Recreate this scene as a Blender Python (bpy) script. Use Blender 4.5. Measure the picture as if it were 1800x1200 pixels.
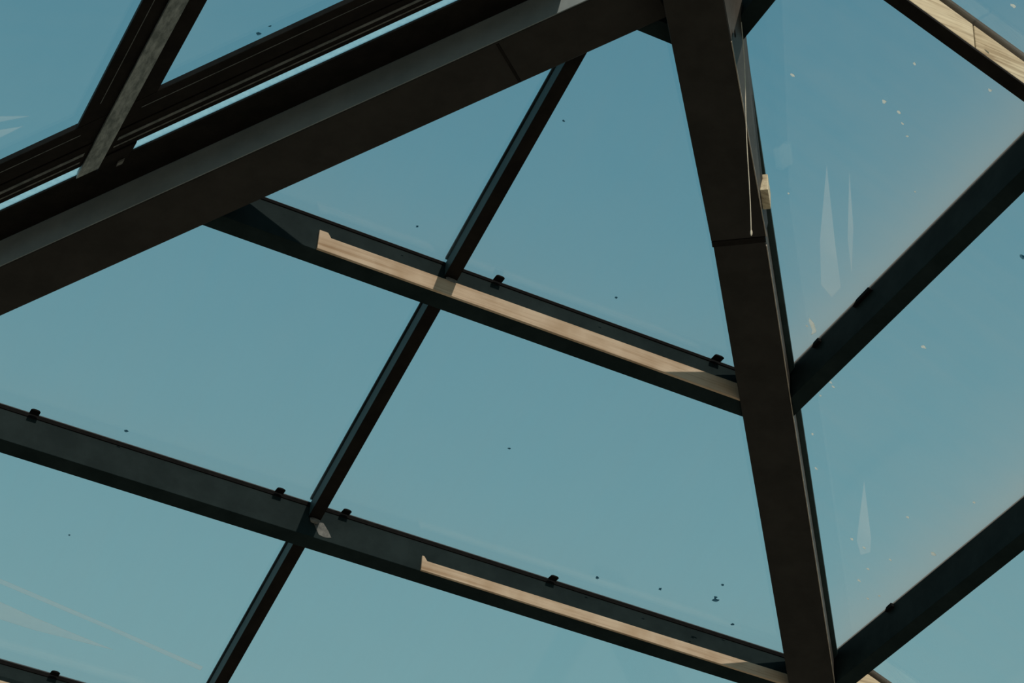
import bpy, math, random
from mathutils import Vector, Matrix
random.seed(7)
for o in list(bpy.data.objects):
    bpy.data.objects.remove(o)
SC = bpy.context.scene
COL = SC.collection

# ------------------------------------------------------------------ dimensions
Z0 = 6.5457                      # height of the pyramid's apex (hip soffits) above the floor
TA, TB, TC = .3009, .3781, .3616  # pitches of the three glazed slopes (rise per metre)
HV, HL = TA / TB, -TA / TC       # plan directions of the two hips: x = H * y
GL = .158                        # underside of the glass above the hip soffit plane
EAVE = 4.35

# ------------------------------------------------------------------ camera
cam = bpy.data.cameras.new('camera')
cam.sensor_width = 36.0
cam.lens = 36.0 * 4111.94 / 1800.0
cam.clip_start, cam.clip_end = .05, 500
camo = bpy.data.objects.new('camera', cam)
COL.objects.link(camo)
yaw, pit, roll = 1.1512, .6734, .0686
fw = Vector((math.cos(pit) * math.cos(yaw), math.cos(pit) * math.sin(yaw), math.sin(pit)))
rt = Vector((math.sin(yaw), -math.cos(yaw), 0))
up = rt.cross(fw)
r2 = math.cos(roll) * rt + math.sin(roll) * up
u2 = -math.sin(roll) * rt + math.cos(roll) * up
M = Matrix((r2, u2, -fw)).transposed().to_4x4()
M.translation = Vector((-2.2436, -3.9312, Z0 - 4.9457))
camo.matrix_world = M
SC.camera = camo

# ------------------------------------------------------------------ world, sun, exposure
SC.view_settings.view_transform = 'Standard'
SC.view_settings.look = 'None'
SC.view_settings.exposure = 0.0
SC.view_settings.gamma = 1.0
SC.view_settings.use_curve_mapping = False
W = bpy.data.worlds.new('sky')
SC.world = W
W.use_nodes = True
nt = W.node_tree
nt.nodes.clear()
tc = nt.nodes.new('ShaderNodeTexCoord')
sp = nt.nodes.new('ShaderNodeSeparateXYZ')
nt.links.new(tc.outputs['Generated'], sp.inputs[0])
mr = nt.nodes.new('ShaderNodeMapRange')
mr.inputs['From Min'].default_value = -1
mr.inputs['From Max'].default_value = 1
nt.links.new(sp.outputs['Z'], mr.inputs['Value'])
rp = nt.nodes.new('ShaderNodeValToRGB')
SKY = [(0.0, (.06, .05, .04)), (.49, (.06, .05, .04)), (.505, (.48, .62, .60)),
       (.75, (.190, .385, .425)), (.865, (.090, .262, .345)), (1.0, (.055, .185, .275))]
el = rp.color_ramp.elements
el[0].position, el[0].color = SKY[0][0], (*SKY[0][1], 1)
el[1].position, el[1].color = SKY[-1][0], (*SKY[-1][1], 1)
for pos, c in SKY[1:-1]:
    e = el.new(pos)
    e.color = (*c, 1)
nt.links.new(mr.outputs[0], rp.inputs[0])
bg = nt.nodes.new('ShaderNodeBackground')
bg.inputs['Strength'].default_value = 1.0
nt.links.new(rp.outputs[0], bg.inputs[0])
wo = nt.nodes.new('ShaderNodeOutputWorld')
nt.links.new(bg.outputs[0], wo.inputs[0])

sun = bpy.data.lights.new('sun', 'SUN')
sun.energy = 3.3
sun.color = (1.0, .86, .72)
sun.angle = .0093
suno = bpy.data.objects.new('sun', sun)
COL.objects.link(suno)
suno.location = (1.2, -15, 12)
suno.rotation_euler = Vector((.12, -1.546, 1.0)).to_track_quat('Z', 'Y').to_euler()

# ------------------------------------------------------------------ materials
def newmat(name):
    m = bpy.data.materials.new(name)
    m.use_nodes = True
    m.node_tree.nodes.clear()
    return m, m.node_tree.nodes, m.node_tree.links

def paint(name, c1, c2, rough=.55, scale=9.0, spec=.25, stretch=(1, 1, 1), metallic=0.0, bump=.08):
    m, N, L = newmat(name)
    t = N.new('ShaderNodeTexCoord')
    mp = N.new('ShaderNodeMapping')
    mp.inputs['Scale'].default_value = stretch
    L.new(t.outputs['Object'], mp.inputs[0])
    n1 = N.new('ShaderNodeTexNoise')
    n1.inputs['Scale'].default_value = scale
    n1.inputs['Detail'].default_value = 8
    n1.inputs['Roughness'].default_value = .65
    L.new(mp.outputs[0], n1.inputs['Vector'])
    r = N.new('ShaderNodeValToRGB')
    r.color_ramp.elements[0].position = .38
    r.color_ramp.elements[1].position = .66
    r.color_ramp.elements[0].color = (*c1, 1)
    r.color_ramp.elements[1].color = (*c2, 1)
    L.new(n1.outputs[0], r.inputs[0])
    b = N.new('ShaderNodeBsdfPrincipled')
    L.new(r.outputs[0], b.inputs['Base Color'])
    b.inputs['Roughness'].default_value = rough
    b.inputs['Specular IOR Level'].default_value = spec
    b.inputs['Metallic'].default_value = metallic
    n2 = N.new('ShaderNodeTexNoise')
    n2.inputs['Scale'].default_value = scale * 9
    n2.inputs['Detail'].default_value = 4
    L.new(mp.outputs[0], n2.inputs['Vector'])
    bu = N.new('ShaderNodeBump')
    bu.inputs['Strength'].default_value = bump
    bu.inputs['Distance'].default_value = .004
    L.new(n2.outputs[0], bu.inputs['Height'])
    L.new(bu.outputs[0], b.inputs['Normal'])
    o = N.new('ShaderNodeOutputMaterial')
    L.new(b.outputs[0], o.inputs[0])
    return m

def timber(name, axis, c1, c2, c3):
    m, N, L = newmat(name)
    t = N.new('ShaderNodeTexCoord')
    mp = N.new('ShaderNodeMapping')
    s = [60, 60, 60]
    s[axis] = 2.2
    mp.inputs['Scale'].default_value = s
    L.new(t.outputs['Object'], mp.inputs[0])
    n1 = N.new('ShaderNodeTexNoise')
    n1.inputs['Scale'].default_value = 1.6
    n1.inputs['Detail'].default_value = 9
    n1.inputs['Roughness'].default_value = .62
    n1.inputs['Distortion'].default_value = .7
    L.new(mp.outputs[0], n1.inputs['Vector'])
    r = N.new('ShaderNodeValToRGB')
    e = r.color_ramp.elements
    e[0].position, e[0].color = .30, (*c1, 1)
    e[1].position, e[1].color = .70, (*c3, 1)
    k = e.new(.46)
    k.color = (*c2, 1)
    L.new(n1.outputs[0], r.inputs[0])
    # broad blotches
    n3 = N.new('ShaderNodeTexNoise')
    n3.inputs['Scale'].default_value = 7
    n3.inputs['Detail'].default_value = 3
    L.new(t.outputs['Object'], n3.inputs['Vector'])
    mx = N.new('ShaderNodeMix')
    mx.data_type = 'RGBA'
    mx.blend_type = 'MULTIPLY'
    rr = N.new('ShaderNodeValToRGB')
    rr.color_ramp.elements[0].position = .35
    rr.color_ramp.elements[0].color = (.78, .72, .66, 1)
    rr.color_ramp.elements[1].position = .6
    rr.color_ramp.elements[1].color = (1, 1, 1, 1)
    L.new(n3.outputs[0], rr.inputs[0])
    mx.inputs[0].default_value = 1
    L.new(r.outputs[0], mx.inputs[6])
    L.new(rr.outputs[0], mx.inputs[7])
    b = N.new('ShaderNodeBsdfPrincipled')
    L.new(mx.outputs[2], b.inputs['Base Color'])
    b.inputs['Roughness'].default_value = .75
    b.inputs['Specular IOR Level'].default_value = .15
    bu = N.new('ShaderNodeBump')
    bu.inputs['Strength'].default_value = .25
    bu.inputs['Distance'].default_value = .003
    L.new(n1.outputs[0], bu.inputs['Height'])
    L.new(bu.outputs[0], b.inputs['Normal'])
    o = N.new('ShaderNodeOutputMaterial')
    L.new(b.outputs[0], o.inputs[0])
    return m

def glass(name, tint, dust_lo, dust_hi, edge, refl=.05, dustcol=(.62, .62, .58)):
    """thin pane: lets light through, mirrors a little (Schlick), carries a film of dust that is
    thicker along the pane's lower edge (UV v = 1) and in streaks that run down the slope"""
    m, N, L = newmat(name)
    lw = N.new('ShaderNodeLayerWeight')
    lw.inputs['Blend'].default_value = .5
    pw = N.new('ShaderNodeMath')
    pw.operation = 'POWER'
    L.new(lw.outputs['Facing'], pw.inputs[0])
    pw.inputs[1].default_value = 5
    ml = N.new('ShaderNodeMath')
    ml.operation = 'MULTIPLY_ADD'
    L.new(pw.outputs[0], ml.inputs[0])
    ml.inputs[1].default_value = .9
    ml.inputs[2].default_value = refl
    tr = N.new('ShaderNodeBsdfTransparent')
    tr.inputs[0].default_value = (*tint, 1)
    gl = N.new('ShaderNodeBsdfGlossy')
    gl.inputs['Roughness'].default_value = .035
    gl.inputs[0].default_value = (.95, .97, 1, 1)
    m1 = N.new('ShaderNodeMixShader')
    L.new(ml.outputs[0], m1.inputs[0])
    L.new(tr.outputs[0], m1.inputs[1])
    L.new(gl.outputs[0], m1.inputs[2])
    # dust mask
    uv = N.new('ShaderNodeUVMap')
    mp = N.new('ShaderNodeMapping')
    mp.inputs['Scale'].default_value = (9, .7, 1)
    L.new(uv.outputs[0], mp.inputs[0])
    n1 = N.new('ShaderNodeTexNoise')
    n1.inputs['Scale'].default_value = 2.2
    n1.inputs['Detail'].default_value = 5
    L.new(mp.outputs[0], n1.inputs['Vector'])
    n2 = N.new('ShaderNodeTexNoise')
    n2.inputs['Scale'].default_value = 2.6
    n2.inputs['Detail'].default_value = 6
    n2.inputs['Roughness'].default_value = .6
    L.new(uv.outputs[0], n2.inputs['Vector'])
    ad = N.new('ShaderNodeMath')
    ad.operation = 'MULTIPLY_ADD'
    L.new(n1.outputs[0], ad.inputs[0])
    ad.inputs[1].default_value = .4
    h = N.new('ShaderNodeMath')
    h.operation = 'MULTIPLY'
    L.new(n2.outputs[0], h.inputs[0])
    h.inputs[1].default_value = .6
    L.new(h.outputs[0], ad.inputs[2])
    mr = N.new('ShaderNodeMapRange')
    mr.inputs['From Min'].default_value = .36
    mr.inputs['From Max'].default_value = .68
    mr.inputs['To Min'].default_value = dust_lo
    mr.inputs['To Max'].default_value = dust_hi
    L.new(ad.outputs[0], mr.inputs['Value'])
    sx = N.new('ShaderNodeSeparateXYZ')
    L.new(uv.outputs[0], sx.inputs[0])
    ep = N.new('ShaderNodeMath')
    ep.operation = 'POWER'
    ep.use_clamp = True
    L.new(sx.outputs['Y'], ep.inputs[0])
    ep.inputs[1].default_value = 6
    em = N.new('ShaderNodeMath')
    em.operation = 'MULTIPLY_ADD'
    L.new(ep.outputs[0], em.inputs[0])
    em.inputs[1].default_value = edge
    L.new(mr.outputs[0], em.inputs[2])
    em.use_clamp = True
    df = N.new('ShaderNodeBsdfDiffuse')
    df.inputs[0].default_value = (*dustcol, 1)
    tl = N.new('ShaderNodeBsdfTranslucent')
    tl.inputs[0].default_value = (*dustcol, 1)
    m2 = N.new('ShaderNodeMixShader')
    m2.inputs[0].default_value = .85
    L.new(df.outputs[0], m2.inputs[1])
    L.new(tl.outputs[0], m2.inputs[2])
    m3 = N.new('ShaderNodeMixShader')
    L.new(em.outputs[0], m3.inputs[0])
    L.new(m1.outputs[0], m3.inputs[1])
    L.new(m2.outputs[0], m3.inputs[2])
    o = N.new('ShaderNodeOutputMaterial')
    L.new(m3.outputs[0], o.inputs[0])
    return m

def film(name, col, alpha, scale=40):
    m, N, L = newmat(name)
    tr = N.new('ShaderNodeBsdfTransparent')
    tl = N.new('ShaderNodeBsdfTranslucent')
    tl.inputs[0].default_value = (*col, 1)
    df = N.new('ShaderNodeBsdfDiffuse')
    df.inputs[0].default_value = (*col, 1)
    a = N.new('ShaderNodeMixShader')
    a.inputs[0].default_value = .1
    L.new(tl.outputs[0], a.inputs[1])
    L.new(df.outputs[0], a.inputs[2])
    t = N.new('ShaderNodeTexCoord')
    n = N.new('ShaderNodeTexNoise')
    n.inputs['Scale'].default_value = scale
    n.inputs['Detail'].default_value = 4
    L.new(t.outputs['Object'], n.inputs['Vector'])
    mu = N.new('ShaderNodeMath')
    mu.operation = 'MULTIPLY'
    mu.use_clamp = True
    L.new(n.outputs[0], mu.inputs[0])
    mu.inputs[1].default_value = alpha * 2
    b = N.new('ShaderNodeMixShader')
    L.new(mu.outputs[0], b.inputs[0])
    L.new(tr.outputs[0], b.inputs[1])
    L.new(a.outputs[0], b.inputs[2])
    o = N.new('ShaderNodeOutputMaterial')
    L.new(b.outputs[0], o.inputs[0])
    return m

MT = {
    'steel': paint('dark_steel_paint', (.026, .025, .023), (.040, .038, .035), .55, 7, .18),
    'purlin': paint('dark_teal_paint', (.0115, .0225, .0245), (.0195, .0345, .037), .6, 8, .05),
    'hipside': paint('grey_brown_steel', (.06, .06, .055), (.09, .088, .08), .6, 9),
    'sideface': paint('light_grey_steel', (.21, .26, .275), (.27, .325, .34), .6, 6),
    'teal': paint('dark_teal_aluminium', (.034, .066, .070), (.052, .090, .095), .5, 10, .2),
    'black': paint('black_aluminium', (.008, .007, .006), (.016, .014, .012), .6, 12, .12),
    'rubber': paint('black_rubber', (.005, .005, .005), (.010, .010, .010), .8, 20, .1),
    'galv': paint('weathered_zinc', (.16, .20, .20), (.40, .46, .46), .55, 22, .4, (3, 1, 3)),
    'line': paint('grey_seal', (.10, .12, .12), (.22, .24, .24), .6, 30),
    'edge': paint('sunlit_pale_edge', (.30, .27, .23), (.48, .44, .37), .6, 25),  # paleness stands in for sun caught along the hip's edge
    'weld': paint('grey_weld_metal', (.08, .09, .09), (.22, .23, .22), .6, 40, .3),
    'cord': paint('pale_cord', (.55, .50, .40), (.68, .62, .50), .8, 60),
    'floor': paint('pale_stone_floor', (.205, .168, .126), (.255, .213, .165), .6, 3),
    'wall': paint('grey_plaster', (.30, .29, .27), (.36, .35, .33), .8, 2),
    'suntan': timber('sunlight_tan_along_purlin', 0, (.53, .39, .265), (.69, .55, .405), (.76, .63, .48)),  # tan of the sunlight strips on the purlins
    'woodb': timber('pale_timber_rail', 0, (.34, .26, .165), (.68, .60, .43), (.84, .76, .56)),
    'glassA': glass('clear_glass', (.955, .965, .965), .0, .035, .11),  # edge dust thickened to paint in pale reflected bands above the purlins
    'glassB': glass('dusty_clear_glass', (.955, .965, .965), .005, .050, .30, .05, (.60, .57, .52)),
    'glassC': glass('tinted_glass', (.93, .955, .955), .0, .02, .02),
    'strip': film('milky_glass_strip', (.50, .74, .80), .45),
    'dirt': film('dark_dirt', (.10, .24, .30), .8, 60),
    'lime': film('pale_dried_spots', (.88, .87, .80), .75),
    'reflection': film('pale_reflection_film', (.95, .95, .90), .34, 3),  # reflected light painted as a pale film
    'reflection_thin': film('thin_reflection_film', (.92, .91, .86), .11, 4),  # fainter film, also painted reflected light
}

# ------------------------------------------------------------------ mesh helpers
def link_mesh(name, verts, faces, mat, parent=None, uvs=None, bevel=0, label=None, origin=None):
    vs = [Vector(v) for v in verts]
    if parent is not None:
        org = origin or Vector((0, 0, 0))
        base = parent_world(parent)
    else:
        org = Vector((0, 0, 0))
        base = origin if origin is not None else sum(vs, Vector()) / len(vs)
    # part origin: its own centre, so object-space textures stay local to it
    if parent is not None:
        cen = sum(vs, Vector()) / len(vs)
        loc = cen - base
        vs = [v - cen for v in vs]
    else:
        loc = base
        vs = [v - base for v in vs]
    me = bpy.data.meshes.new(name)
    me.from_pydata([tuple(v) for v in vs], [], faces)
    me.materials.append(MT[mat])
    if uvs is not None:
        ul = me.uv_layers.new(name='UVMap')
        for lp in me.loops:
            ul.data[lp.index].uv = uvs[lp.vertex_index]
    me.update()
    ob = bpy.data.objects.new(name, me)
    ob.location = loc
    COL.objects.link(ob)
    if parent is not None:
        ob.parent = parent
    ob['_w'] = tuple(base if parent is None else (base + loc))
    if bevel:
        b = ob.modifiers.new('bevel', 'BEVEL')
        b.width = bevel
        b.segments = 2
        b.limit_method = 'ANGLE'
    if label:
        ob['label'] = label
    return ob

def parent_world(p):
    return Vector(p['_w'])

def thing(name, label, cat, loc, group=None, kind=None):
    o = bpy.data.objects.new(name, None)
    o.empty_display_size = .05
    o.location = loc
    o['_w'] = tuple(loc)
    COL.objects.link(o)
    o['label'] = label
    if cat:
        o['category'] = cat
    if group:
        o['group'] = group
    if kind:
        o['kind'] = kind
    return o

def prism(name, bot, top, mat, parent=None, bevel=0, uv=None, label=None):
    """bot and top: the same number of 3-D points, counter-clockwise seen from above"""
    n = len(bot)
    verts = [*bot, *top]
    faces = [tuple(reversed(range(n))), tuple(range(n, 2 * n))]
    for i in range(n):
        j = (i + 1) % n
        faces.append((i, j, n + j, n + i))
    uvs = None
    if uv:
        uvs = [uv(v) for v in verts]
    return link_mesh(name, verts, faces, mat, parent, uvs, bevel, label)

PL = {'A': lambda x, y: -TA * y, 'B': lambda x, y: -TB * x, 'C': lambda x, y: TC * x}

def ccw(p):
    a = sum(p[i][0] * p[(i + 1) % len(p)][1] - p[(i + 1) % len(p)][0] * p[i][1] for i in range(len(p)))
    return p if a > 0 else list(reversed(p))

def slab(name, face, poly, h0, h1, mat, parent=None, bevel=0, uv=None, label=None):
    poly = ccw(poly)
    f = PL[face]
    return prism(name, [(x, y, Z0 + f(x, y) + h0) for x, y in poly],
                 [(x, y, Z0 + f(x, y) + h1) for x, y in poly], mat, parent, bevel, uv, label)

def hip_pt(H, y, lat, h):
    """point at plan distance y along a hip, lat metres to its right (seen looking down the slope... +lat is +x side)"""
    k = math.hypot(1, H)
    return (H * y + lat / k, y - lat * H / k, Z0 - TA * y + h)

def hip_box(name, H, y0, y1, l0, l1, h0, h1, mat, parent, bevel=0, h0b=None, label=None, l0b=None, l1b=None):
    """bar along a hip; h0b, l0b, l1b: values at the lower end when it tapers"""
    h0b = h0 if h0b is None else h0b
    l0b = l0 if l0b is None else l0b
    l1b = l1 if l1b is None else l1b
    bot = [hip_pt(H, y0, l0, h0), hip_pt(H, y0, l1, h0), hip_pt(H, y1, l1b, h0b), hip_pt(H, y1, l0b, h0b)]
    top = [hip_pt(H, y0, l0, h1), hip_pt(H, y0, l1, h1), hip_pt(H, y1, l1b, h1), hip_pt(H, y1, l0b, h1)]
    return prism(name, bot, top, mat, parent, bevel, None, label)

def clip(poly, a, b, c):
    """keep a*x + b*y <= c"""
    out = []
    for i in range(len(poly)):
        p, q = poly[i], poly[(i + 1) % len(poly)]
        dp, dq = a * p[0] + b * p[1] - c, a * q[0] + b * q[1] - c
        if dp <= 0:
            out.append(p)
        if dp * dq < 0:
            t = dp / (dp - dq)
            out.append((p[0] + t * (q[0] - p[0]), p[1] + t * (q[1] - p[1])))
    return out

def box_pts(c, sx, sy, sz):
    x, y, z = c
    b = [(x - sx, y - sy, z - sz), (x + sx, y - sy, z - sz), (x + sx, y + sy, z - sz), (x - sx, y + sy, z - sz)]
    return b, [(p[0], p[1], p[2] + 2 * sz) for p in b]

KV, KL = math.hypot(1, HV), math.hypot(1, HL)
WV, WL = .08, .0855              # half widths of the two hip beams
def xl(y, o=WL): return HL * y + o * KL      # plan x of the left hip's right-hand side, o metres off its axis
def xr(y, o=WV): return HV * y - o * KV      # plan x of the right hip's left-hand side
def yh(x, o=WV): return (x - o * KV) / HV    # plan y of the right hip's B-side for given x

# ------------------------------------------------------------------ floor and walls (out of the frame, they bounce the light)
XW, XE = -EAVE * TA / TC, EAVE * TA / TB
ZE = Z0 - TA * EAVE
def struct(name, lo, hi, mat, label):
    x0, y0, z0 = lo
    x1, y1, z1 = hi
    o = prism(name, [(x0, y0, z0), (x1, y0, z0), (x1, y1, z0), (x0, y1, z0)],
              [(x0, y0, z1), (x1, y0, z1), (x1, y1, z1), (x0, y1, z1)], mat, None, 0, None, label)
    o['kind'] = 'structure'
    return o
struct('floor', (-14, -16, -.1), (14, 14, 0), 'floor', 'pale stone floor far below the glass roof')
for i, (cx, cy) in enumerate(((XW - .12, EAVE + .12), (XE + .12, EAVE + .12))):
    struct('trim_%d' % (i + 1), (cx - .1, cy - .1, 0), (cx + .1, cy + .1, ZE + .1), 'steel',
           'dark steel post under the %s corner of the glass roof, out of the picture' % ('left', 'right')[i])

# ------------------------------------------------------------------ hip beams
def make_hip_right():
    t = thing('hip_beam', 'wide dark steel hip beam running down from the apex between two glass slopes', 'beam',
              (HV * .02, .02, Z0), 'dark hip beams')
    hip_box('beam_body', HV, .0, EAVE, -WV, WV, 0, .118, 'steel', t, .003)
    # haunch: the deeper end piece under the apex
    la, lb = .124, .092           # its right face leans outward towards the glass
    bot = [hip_pt(HV, -.12, -.083, -.165), hip_pt(HV, -.12, .083, -.165), hip_pt(HV, .69, .083, -.004), hip_pt(HV, .69, -.083, -.004)]
    top = [hip_pt(HV, -.12, -.083, .02), hip_pt(HV, -.12, la, .02), hip_pt(HV, .69, lb, .05), hip_pt(HV, .69, -.083, .02)]
    prism('haunch', bot, top, 'steel', t, .002)
    bot = [hip_pt(HV, -.10, .0838, -.158), hip_pt(HV, -.10, .0850, -.158), hip_pt(HV, .62, .0850, -.014), hip_pt(HV, .62, .0838, -.014)]
    top = [hip_pt(HV, -.10, la, .02), hip_pt(HV, -.10, la + .0012, .02), hip_pt(HV, .62, lb + .002, .05), hip_pt(HV, .62, lb + .001, .05)]
    prism('side_face', bot, top, 'hipside', t, 0, None, 'lighter grey side face')  # haunch side in a lighter grey than its body
    hip_box('joint_plate', HV, .69, .705, -.0825, .0825, -.006, .02, 'black', t)
    # ledge that carries the right-hand panes
    hip_box('glass_ledge', HV, .16, EAVE, WV, WV + .022, .105, .122, 'teal', t, .002, l1b=WV + .012)
    hip_box('cover_cap', HV, .0, EAVE, -.018, .04, .160, .166, 'black', t)
    hip_box('side_face', HV, .70, EAVE, WV, WV + .0012, .009, .108, 'hipside', t, 0, None, 'lighter grey side face')  # right side in a lighter grey than the beam body
    # lower edge coloured pale for the sun it catches
    hb = lambda y: -.165 + .161 * (y + .12) / .81
    bot = [hip_pt(HV, .09, .0836, hb(.09) - .002), hip_pt(HV, .09, .0866, hb(.09) - .002), hip_pt(HV, .69, .0866, hb(.69) - .002), hip_pt(HV, .69, .0836, hb(.69) - .002)]
    top = [hip_pt(HV, .09, .0836, hb(.09) + .004), hip_pt(HV, .09, .0866, hb(.09) + .004), hip_pt(HV, .69, .0866, hb(.69) + .004), hip_pt(HV, .69, .0836, hb(.69) + .004)]
    prism('sunlit_edge', bot, top, 'edge', t, 0, None, 'lower edge of the beam with sunlight painted in')
    hip_box('sunlit_edge', HV, .72, EAVE, .0802, .083, -.001, .006, 'edge', t, 0, None, 'lower edge of the beam with sunlight painted in')
    # bolt hole in the haunch's side
    c = Vector(hip_pt(HV, .085, .0945, -.100))
    nrm = Vector((1 / KV, -HV / KV, 0))
    u = Vector((0, 0, 1))
    v = nrm.cross(u)
    ring = [c + (math.cos(a) * u + math.sin(a) * v) * .011 for a in [k * math.tau / 14 for k in range(14)]]
    ring2 = [p + nrm * .003 for p in ring]
    prism('bolt', ring, ring2, 'rubber', t, 0, None, 'small dark round bolt head')
    # small tan block standing in for a patch of sunlight on the beam
    hip_box('sun_patch', HV, .56, .615, .0875, .112, -.004, .06, 'woodb', t, .002, label='small pale block standing in for a patch of sunlight')
    return t
make_hip_right()

def make_hip_left():
    t = thing('hip_beam', 'broad dark steel hip beam crossing the upper left with a grey side face', 'beam',
              (HL * .02, .02, Z0), 'dark hip beams')
    hip_box('beam_body', HL, .085, EAVE, -WL, WL, 0, .128, 'steel', t, .004)
    hip_box('weld_seam', HL, .435, .441, -WL + .004, WL - .004, -.0022, .002, 'black', t, 0, None, 'welded joint across the beam')
    # dark ledge along its left side, the glazing bead of the tinted roof windows
    hip_box('side_face', HL, .10, EAVE, -WL - .004, -WL, .004, .122, 'sideface', t, .001, None, 'lighter grey side face')  # left side in a much lighter grey than the beam body
    ya = lambda x, q: -(q + .7963 * x) / .6627
    slab('glass_ledge', 'C', [(-3.5, ya(-3.5, .224)), (-.3, ya(-.3, .224)), (-.3, ya(-.3, .094)), (-3.5, ya(-3.5, .094))], .138, .149, 'black', t, .003)
    hip_box('cover_cap', HL, .05, EAVE, -.05, .05, .160, .167, 'black', t)
    return t
HLB = make_hip_left()

# ------------------------------------------------------------------ purlins
def purlin_A(yf, label, h=.150, w=.0514, clips=(), sun_strip=None, scar=None, group='purlins of the centre slope'):
    yn = yf - w
    e = .001
    base = thing('purlin', label, 'beam', (xl(yf) * .5 + xr(yf) * .5, yf, Z0 - TA * yf + .03), group)
    poly = [(xl(yn, WL + e), yn), (xr(yn, WV + e), yn), (xr(yf, WV + e), yf), (xl(yf, WL + e), yf)]
    slab('beam_body', 'A', poly, .03, h + .004, 'purlin', base, .0012)
    c0, c1 = yn + .006, yf + .006
    slab('cover_cap', 'A', [(xl(c0, .075), c0), (xr(c0, .075), c0), (xr(c1, .075), c1), (xl(c1, .075), c1)], GL + .008, GL + .011, 'black', base)
    slab('glazing_gasket', 'A', [(xl(yn, WL + .01), yn - .003), (xr(yn, WV + .01), yn - .003), (xr(yn, WV + .01), yn + .004), (xl(yn, WL + .01), yn + .004)],
         h - .003, GL - .001, 'rubber', base)
    for cx, sw in clips:
        z = Z0 - TA * yn + GL - .005
        pts = [(-1, -.5), (-.7, .35), (-.3, .6), (.35, .62), (.75, .3), (1, -.5)]
        pr = [(cx + a * sw * .85, yn - .036, z + b * .006) for a, b in pts]
        ba = [(cx + a * sw * .85, yn - .010, z + b * .006) for a, b in pts]
        prism('glazing_clip', pr, ba, 'rubber', base, .0015)
    if scar:
        zb = Z0 - TA * yn + .03
        prism('weld_scar', [(a, yn - .0012, zb + b) for a, b in scar], [(a, yn - .0001, zb + b) for a, b in scar], 'weld', base, 0, None,
              'pale brushed weld scar below the glazing bar')
    if sun_strip:
        x0, hh, notch, lip = sun_strip
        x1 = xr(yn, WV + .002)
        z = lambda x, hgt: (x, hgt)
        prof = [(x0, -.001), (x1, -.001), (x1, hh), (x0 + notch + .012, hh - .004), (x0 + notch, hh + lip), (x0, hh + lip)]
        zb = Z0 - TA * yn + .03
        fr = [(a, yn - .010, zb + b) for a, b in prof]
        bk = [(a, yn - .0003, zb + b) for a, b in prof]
        prism('painted_sun_strip', fr, bk, 'suntan', base, .0015, None, 'pale strip of painted sunlight along the foot of the beam')  # added tan strip stands in for sunlight falling on the web
    return base

purlin_A(.2242, 'short dark purlin stub right under the apex between the two hip beams', .145)
purlin_A(1.2909, 'dark steel purlin with a long painted strip of sunlight, nearest the apex', .150,
         clips=((-.007, .019), (.785, .022)), sun_strip=(-.606, .060, .028, .013))
purlin_A(2.3039, 'dark steel purlin with a shorter painted strip of sunlight, in the lower half of the picture', .146,
         clips=((-1.150, .020), (-.300, .019), (-.060, .019), (.722, .020)), sun_strip=(.2337, .044, .008, .012),
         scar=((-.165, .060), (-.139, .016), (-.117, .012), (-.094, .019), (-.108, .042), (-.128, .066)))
purlin_A(3.325, 'dark purlin seen only in the bottom left corner', .146, clips=((-.70, .02),), sun_strip=(-1.05, .05, .01, .01))
purlin_A(4.33, 'dark purlin along the lower edge of the centre slope, below the picture', .146)

def purlin_B(xf, label, h=.142, w=.047, clips=(), yend=-2.7):
    xn = xf - w
    e = .001
    base = thing('purlin', label, 'beam', (xf, (yh(xf) + yend) / 2, Z0 - TB * xf + .03), 'purlins of the right slope')
    poly = [(xn, yend), (xf, yend), (xf, yh(xf, WV + e)), (xn, yh(xn, WV + e))]
    slab('beam_body', 'B', poly, .03, h + .006, 'purlin', base, .0012)
    slab('cover_cap', 'B', [(xn + .005, yend), (xf + .005, yend), (xf + .005, yh(xf + .005, .075)), (xn + .005, yh(xn + .005, .075))],
         GL + .008, GL + .011, 'black', base)
    for cy, sw in clips:
        z = Z0 - TB * xn + h
        pts = [(-1, -.8), (-.8, .5), (.5, .35), (1, -.8)]
        pr = [(xn + .001, cy + a * sw, z + b * .012) for a, b in pts]
        ba = [(xn - .012, cy + a * sw, z + b * .012) for a, b in pts]
        prism('glazing_clip', pr, ba, 'rubber', base, .001)
    return base
purlin_B(.2134, 'dark purlin right of the apex, at the top edge of the picture', .142)
purlin_B(1.0552, 'dark steel purlin of the right slope meeting the hip at mid height', .140, clips=((.965, .020), (.70, .05)))
purlin_B(1.8537, 'dark steel purlin of the right slope in the bottom right corner', .150, clips=((1.775, .022),))
purlin_B(2.66, 'dark purlin of the right slope below the picture', .150)
purlin_B(3.44, 'dark purlin along the lower edge of the right slope, below the picture', .150)

def purlin_C(x0, x1, label, y0=-1.6):
    yt = lambda x: -(.235 + .7963 * x) / .6627     # stops at the ledge of the left hip
    base = thing('purlin', label, 'beam', ((x0 + x1) / 2, -.2, Z0 + TC * x1 + .115), 'purlins of the left slope')
    slab('beam_body', 'C', [(x0, y0), (x1, y0), (x1, yt(x1)), (x0, yt(x0))], .118, .155, 'galv', base, .002, None, 'weathered grey metal face')
    return base
purlin_C(-1.354, -1.306, 'weathered grey metal purlin between the two tinted roof windows, top left')
purlin_C(-2.45, -2.40, 'weathered grey metal purlin of the left slope, beyond the top left corner')

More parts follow.
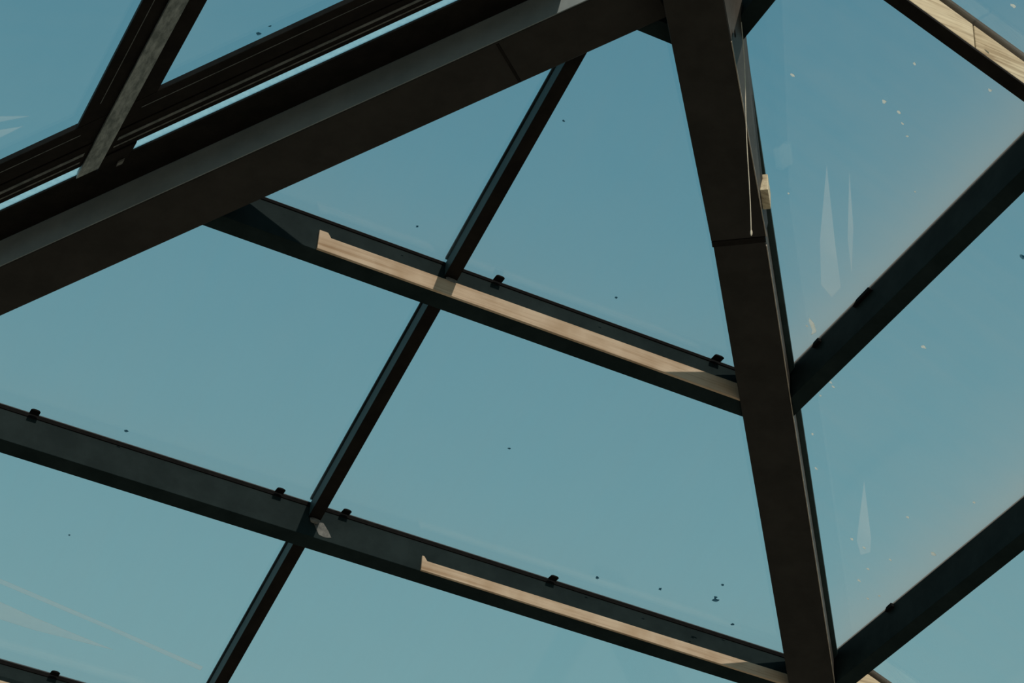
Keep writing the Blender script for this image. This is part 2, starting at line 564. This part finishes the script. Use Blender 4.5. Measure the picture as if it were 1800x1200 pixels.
# ------------------------------------------------------------------ glazing bars
BX0, BX1 = -.183, -.140
def bar_A(y0, y1, label, top_hip=False):
    base = thing('glazing_bar', label, 'glazing bar', ((BX0 + BX1) / 2, y1, Z0 - TA * y1 + .1), 'glazing bars of the centre slope')
    yt0 = y0 if not top_hip else None
    if top_hip:
        a = (BX0 - .087 * KL) / HL
        b = (BX1 - .087 * KL) / HL
    else:
        a = b = y0 + .001
    y1 = y1 - .0035
    slab('bar_body', 'A', [(BX0, a), (BX1, b), (BX1, y1), (BX0, y1)], .099, .1022, 'black', base)
    slab('bar_web', 'A', [(BX0 + .0005, a + .003), (BX1 - .002, b + .003), (BX1 - .002, y1), (BX0 + .0005, y1)], .1022, GL - .001, 'teal', base)
    slab('cover_cap', 'A', [(BX0 - .004, a + .014), (BX1 + .004, b + .014), (BX1 + .004, y1 - .003), (BX0 - .004, y1 - .003)], GL + .008, GL + .016, 'black', base)
    # weld where the bar meets the purlin below it
    zc = Z0 - TA * y1 + .102
    pts = [(-.016, -.006), (.014, -.008), (.020, .004), (.008, .008), (-.012, .008), (-.020, .003)]
    prism('weld_bead', [((BX0 + BX1) / 2 + u, y1 - .008, zc + v - .012) for u, v in pts],
          [((BX0 + BX1) / 2 + u * .8, y1 - .0005, zc + v - .016) for u, v in pts], 'weld', base, .002)
    return base
bar_A(None, 1.2909 - .0514, 'dark glazing bar in the top row, from the left hip beam to the upper purlin', True)
bar_A(1.2909, 2.3039 - .0514, 'dark glazing bar in the middle row, between the two purlins with sun strips')
bar_A(2.3039, 3.325 - .0514, 'dark glazing bar running to the bottom edge of the picture')
bar_A(3.325, 4.33 - .0514, 'dark glazing bar in the lowest row, below the picture')

def bar_B(x0, x1, y, label, hip=False):
    """timber glazing rail of the right slope; y is its far edge"""
    base = thing('glazing_rail', label, 'glazing rail', ((x0 + x1) / 2, y, Z0 - TB * x1 + .05), 'timber glazing rails of the right slope')
    w = .045
    slab('rail_soffit', 'B', [(x0, y - w), (x1, y - w), (x1, y), (x0, y)], .045, .055, 'black', base, .002)
    # two boards, end to end, with an open joint between them
    xm = x0 + (x1 - x0) * .62
    for a, b in ((x0, xm - .0015), (xm + .0015, x1)):
        slab('timber_board', 'B', [(a, y - w + .001), (b, y - w + .001), (b, y - .004), (a, y - .004)], .0555, .150, 'woodb', base, .003,
             None, 'pale weathered timber board')
    slab('cover_cap', 'B', [(x0, y - w - .004), (x1, y - w - .004), (x1, y), (x0, y)], GL + .008, GL + .02, 'black', base)
    return base
YB = -.279
bar_B(.2134 + .001, 1.0552 - .048, YB, 'sunlit pale timber glazing rail crossing the top right corner')
bar_B(1.0552 + .001, 1.8537 - .048, YB, 'pale timber glazing rail of the right slope, beyond the right edge')
bar_B(1.8537 + .001, 2.66 - .048, YB, 'pale timber glazing rail low on the right slope, beyond the right edge')
bar_B(1.8537 + .001, 2.66 - .048, 2.165, 'pale timber rail end just showing below the lower right purlin')

# ------------------------------------------------------------------ glass of the centre and right slopes
def slope(n, label):
    t = thing('window_%d' % n, label, None, (0, 0, Z0 - .2), None, 'structure')
    return t
WA = slope(1, 'clear glass of the centre roof slope between the two hip beams')
WB = slope(2, 'clear dusty glass of the right roof slope')
GP = .0045
PANES = {'A': [], 'B': [], 'C': []}
rowsA = [.2242, 1.2909, 2.3039, 3.325, 4.33]
for i in range(4):
    y0, y1 = rowsA[i] - .0257 + GP, rowsA[i + 1] - .0257 - GP
    for xa, xb in ((-6, (BX0 + BX1) / 2 - GP), ((BX0 + BX1) / 2 + GP, 6)):
        poly = [(xa, y0), (xb, y0), (xb, y1), (xa, y1)]
        poly = clip(poly, 1, -HV, -.03 * KV)
        poly = clip(poly, -1, HL, -.03 * KL)
        if len(poly) < 3:
            continue
        off = random.random() * 9
        uv = lambda v, y0=y0, y1=y1, off=off: (v[0] + off, (v[1] - y0) / (y1 - y0))
        PANES['A'].append((poly, slab('glass_pane', 'A', poly, GL, GL + .006, 'glassA', WA, 0, uv)))
rowsB = [.2134, 1.0552, 1.8537, 2.66, 3.44]
ysB = [-2.68, YB - .0225, 2.165 - .0225, 8]
for i in range(4):
    x0, x1 = rowsB[i] - .0235 + GP, rowsB[i + 1] - .0235 - GP
    cuts = ysB if i >= 2 else [ysB[0], ysB[1], 8]
    for ya, yb in zip(cuts[:-1], cuts[1:]):
        poly = [(x0, ya + GP), (x1, ya + GP), (x1, yb - GP), (x0, yb - GP)]
        poly = clip(poly, -1, HV, -.03 * KV)
        if len(poly) < 3:
            continue
        off = random.random() * 9
        uv = lambda v, x0=x0, x1=x1, off=off: (v[1] + off, (v[0] - x0) / (x1 - x0))
        PANES['B'].append((poly, slab('glass_pane', 'B', poly, GL, GL + .006, 'glassB', WB, 0, uv)))

# ------------------------------------------------------------------ tinted roof windows of the left slope
def yq(x, q): return -(q + .7963 * x) / .6627
YS = -1.5
def rail_h(name, xa, xb, q0, q1, h0, h1, mat, parent, bevel=0, label=None):
    """strip parallel to the left hip, between q0 and q1 metres from it"""
    return slab(name, 'C', [(xa, yq(xa, q1)), (xb, yq(xb, q1)), (xb, yq(xb, q0)), (xa, yq(xa, q0))], h0, h1, mat, parent, bevel, None, label)

def roof_window(xa, xb, sl, sr, label):
    """xa, xb: outer edges; sl, sr: widths of the left and right stiles"""
    t = thing('roof_window', label, 'window', ((xa + xb) / 2, YS, Z0 + TC * xb + .13), 'tinted roof windows of the left slope')
    ia, ib = xa + sl, xb - sr
    lim = lambda q: -(q + .6627 * YS) / .7963
    rail_h('frame_rail', xa, xb, .268, .345, .128, .156, 'black', t, .003)
    rail_h('frame_groove', xa + .01, xb - .01, .312, .322, .1245, .1285, 'line', t, .001, 'worn grey profile line on the frame')
    rail_h('frame_groove', xa + .01, xb - .01, .288, .293, .1255, .1285, 'weld', t, .001, 'faint grey profile line on the frame')
    rail_h('sash_rail', xa, xb, .346, .432, .132, .157, 'black', t, .003)
    rail_h('seal_line', ia - .02, ib + .02, .398, .4005, .1305, .1325, 'line', t, 0, 'thin grey seal line along the frame')
    q = .432
    slab('stile', 'C', [(xa, YS), (ia, YS), (ia, yq(ia, q)), (xa, yq(xa, q))], .132, .157, 'black', t, .003)
    slab('stile', 'C', [(ib, YS), (xb, YS), (xb, yq(xb, q)), (ib, yq(ib, q))], .132, .157, 'black', t, .003)
    slab('bottom_rail', 'C', [(ia, YS), (ib, YS), (ib, YS + .08), (ia, YS + .08)], .132, .157, 'black', t, .003)
    xs = ib + .028
    slab('seal_line', 'C', [(xs, YS), (xs + .002, YS), (xs + .002, yq(xs, q + .06)), (xs, yq(xs, q + .06))], .1305, .1325, 'line', t, 0, None, 'thin grey seal line along the frame')
    poly = [(ia - .008, YS + .07), (ib + .008, YS + .07), (ib + .008, yq(ib + .008, q - .008)), (ia - .008, yq(ia - .008, q - .008))]
    uv = lambda v: (v[1] + 3, (ib - v[0]) / (ib - ia))
    pane = slab('glass_pane', 'C', poly, .1575, .1635, 'glassC', t, 0, uv)
    PANES['C'].append((poly, pane))
    return t
roof_window(-2.40, -1.355, .06, .066, 'tinted roof window filling the top left corner of the picture')
roof_window(-1.305, -.30, .049, .06, 'tinted roof window right of the grey purlin, above the left hip beam')

# pale strip of glass between the left hip and the window frames
WCs = thing('window_3', 'narrow pale glass strip along the left hip beam', None, (-1, .9, Z0 - .2), None, 'structure')
for a, b in ((-2.4, -1.293), (-1.236, -.30)):
    rail_h('glass_strip', a, b, .226, .267, .146, .150, 'strip', WCs)
# small bracket that closes the strip beside the purlin
br = thing('bracket', 'small dark bracket between the grey purlin and the left hip beam', 'bracket', (-1.26, 1.13, Z0 + TC * -1.26 + .12))
rail_h('bracket_plate', -1.3055, -1.238, .215, .268, .122, .152, 'black', br, .003)
rail_h('bolt', -1.262, -1.248, .214, .226, .112, .124, 'weld', br, .002)

# ------------------------------------------------------------------ dirt and painted reflections on the panes
def find(face, x, y):
    for poly, ob in PANES[face]:
        p = ccw(poly)
        if all((p[(i + 1) % len(p)][0] - p[i][0]) * (y - p[i][1]) - (p[(i + 1) % len(p)][1] - p[i][1]) * (x - p[i][0]) >= 0 for i in range(len(p))):
            return ob
    return None
def speck(face, x, y, r, mat, name='dirt_spot'):
    ob = find(face, x, y)
    if ob is None:
        return
    n = 9
    rot = random.random() * 6
    poly = []
    for k in range(n):
        a = rot + k * math.tau / n
        rr = r * random.uniform(.4, 1.0) * (1.05 if mat == 'dirt' else .8)
        poly.append((x + rr * math.cos(a) * 1.1, y + rr * math.sin(a) * .8))
    slab(name, face, poly, GL - .0022, GL - .0006, mat, ob)
for x, y, r in [(1.308, 2.121, .014), (1.300, 2.108, .008), (.869, 2.183, .008), (1.099, 2.148, .008), (1.295, 2.051, .006), (1.42, 2.196, .007), (.33, 1.802, .006),
                (-.853, 2.201, .007), (-.869, 2.669, .005), (.373, 1.147, .005), (-.322, 1.153, .006), (-.079, .656, .006)]:
    speck('A', x, y, r, 'dirt')
for x, y, r in [(-1.063, .596, .010), (-1.045, .558, .005)]:
    speck('C', x, y, r, 'dirt')
speck('B', 1.259, .233, .010, 'dirt')
for x, y, r in [(.434, .185, .009), (.67, .07, .011), (.723, .071, .010), (.75, .095, .006), (.785, .122, .006), (.862, -.176, .009), (.753, -.443, .011),
                (.663, -.098, .008), (1.252, .739, .013), (1.719, 1.154, .008), (1.616, 1.382, .008), (1.762, 1.452, .013), (1.687, 1.593, .008),
                (1.132, 1.087, .007), (1.148, 1.096, .008), (1.139, 1.16, .007), (1.21, 1.322, .008), (1.297, 1.441, .009), (1.549, 1.617, .009),
                (1.599, 1.618, .010), (1.662, 1.691, .010), (1.671, 1.763, .009), (1.738, 1.812, .007), (1.755, 1.768, .007), (.955, 1.008 - .06, .006),
                (.646, .553, .006), (.908, .269, .006)]:
    speck('B', x, y, r, 'lime', 'dried_spot')
for poly, m in (([(.673, .38), (.804, .627), (.9, .774), (.949, .79), (.948, .736), (.848, .61)], 'reflection_thin'),
                ([(1.433, 1.36), (1.564, 1.61), (1.609, 1.655), (1.623, 1.617), (1.588, 1.559)], 'reflection_thin'),
                ([(.945, .915), (.966, .922), (.990, .945), (.985, .968), (.978, .950), (.95, .927)], 'lime'),
                ([(.731, .347), (.863, .564), (.942, .665), (.852, .515)], 'reflection_thin')):
    cx, cy = sum(p[0] for p in poly) / len(poly), sum(p[1] for p in poly) / len(poly)
    ob = find('B', cx, cy)
    if ob:
        slab('reflection_or_crack', 'B', poly, GL - .0020, GL - .0006, m, ob)  # reflected light painted as film; the lime piece is a crack

for face, poly, m in (('A', [(-1.143, 2.908), (-1.016, 2.93), (-.629, 2.987), (-.231, 3.051), (-.234, 3.069), (-.627, 3.003), (-1.01, 2.949), (-1.136, 2.929)], 'reflection'),
                      ('A', [(-1.107, 3.013), (-.982, 3.026), (-.852, 3.049), (-.548, 3.089), (-.832, 3.102), (-.956, 3.098), (-1.073, 3.108)], 'reflection'),
                      ('C', [(-1.695, 1.065), (-1.559, 1.043), (-1.684, 1.108)], 'reflection_thin'),
                      ('C', [(-1.675, 1.141), (-1.564, 1.091), (-1.656, 1.211)], 'reflection_thin')):
    cx, cy = sum(p[0] for p in poly) / len(poly), sum(p[1] for p in poly) / len(poly)
    ob = find(face, cx, cy)
    if ob:
        slab('reflection_or_crack', face, poly, GL - .0020, GL - .0006, m, ob, 0, None, 'pale streak of reflected light painted on the glass')  # reflections painted onto the panes as thin film

# ------------------------------------------------------------------ loose cord hanging beside the right hip
def cord():
    t = thing('cord', 'thin pale cord hanging down beside the wide hip beam', 'cord', (.174, .039, Z0 - .048))
    top = Vector((.174, .039, Z0 - .048))
    end = Vector((.174 + .0165, .039 - .0082, Z0 - .048 - .80))
    rings = []
    K, S = 14, 6
    for i in range(K + 1):
        u = i / K
        p = top.lerp(end, u) + Vector((.003 * math.sin(u * 9), .003 * math.cos(u * 7), 0))
        rings.append([p + Vector((math.cos(a), math.sin(a), 0)) * .0013 for a in [k * math.tau / S for k in range(S)]])
    vs = [v for r in rings for v in r]
    fs = []
    for i in range(K):
        for k in range(S):
            a, b = i * S + k, i * S + (k + 1) % S
            fs.append((a, a + S, b + S, b))
    fs.append(tuple(range(S)))
    fs.append(tuple(reversed(range(K * S, K * S + S))))
    link_mesh('strand', vs, fs, 'cord', t)
    # knot at the end
    kv, kf = [], []
    for i, (dz, rr) in enumerate(((.010, .0016), (.006, .0028), (0, .0034), (-.006, .0026), (-.010, .0010))):
        for k in range(8):
            a = k * math.tau / 8
            kv.append(Vector((end.x + rr * math.cos(a), end.y + rr * math.sin(a), end.z + dz)))
    for i in range(4):
        for k in range(8):
            a, b = i * 8 + k, i * 8 + (k + 1) % 8
            kf.append((a, a + 8, b + 8, b))
    kf.append(tuple(range(8)))
    kf.append(tuple(reversed(range(32, 40))))
    link_mesh('knot', kv, kf, 'cord', t)
cord()

# tidy: recalculated outward normals, helper property removed
import bmesh
for ob in bpy.data.objects:
    if '_w' in ob.keys():
        del ob['_w']
    if ob.type == 'MESH':
        bm = bmesh.new()
        bm.from_mesh(ob.data)
        bmesh.ops.recalc_face_normals(bm, faces=bm.faces)
        bm.to_mesh(ob.data)
        bm.free()
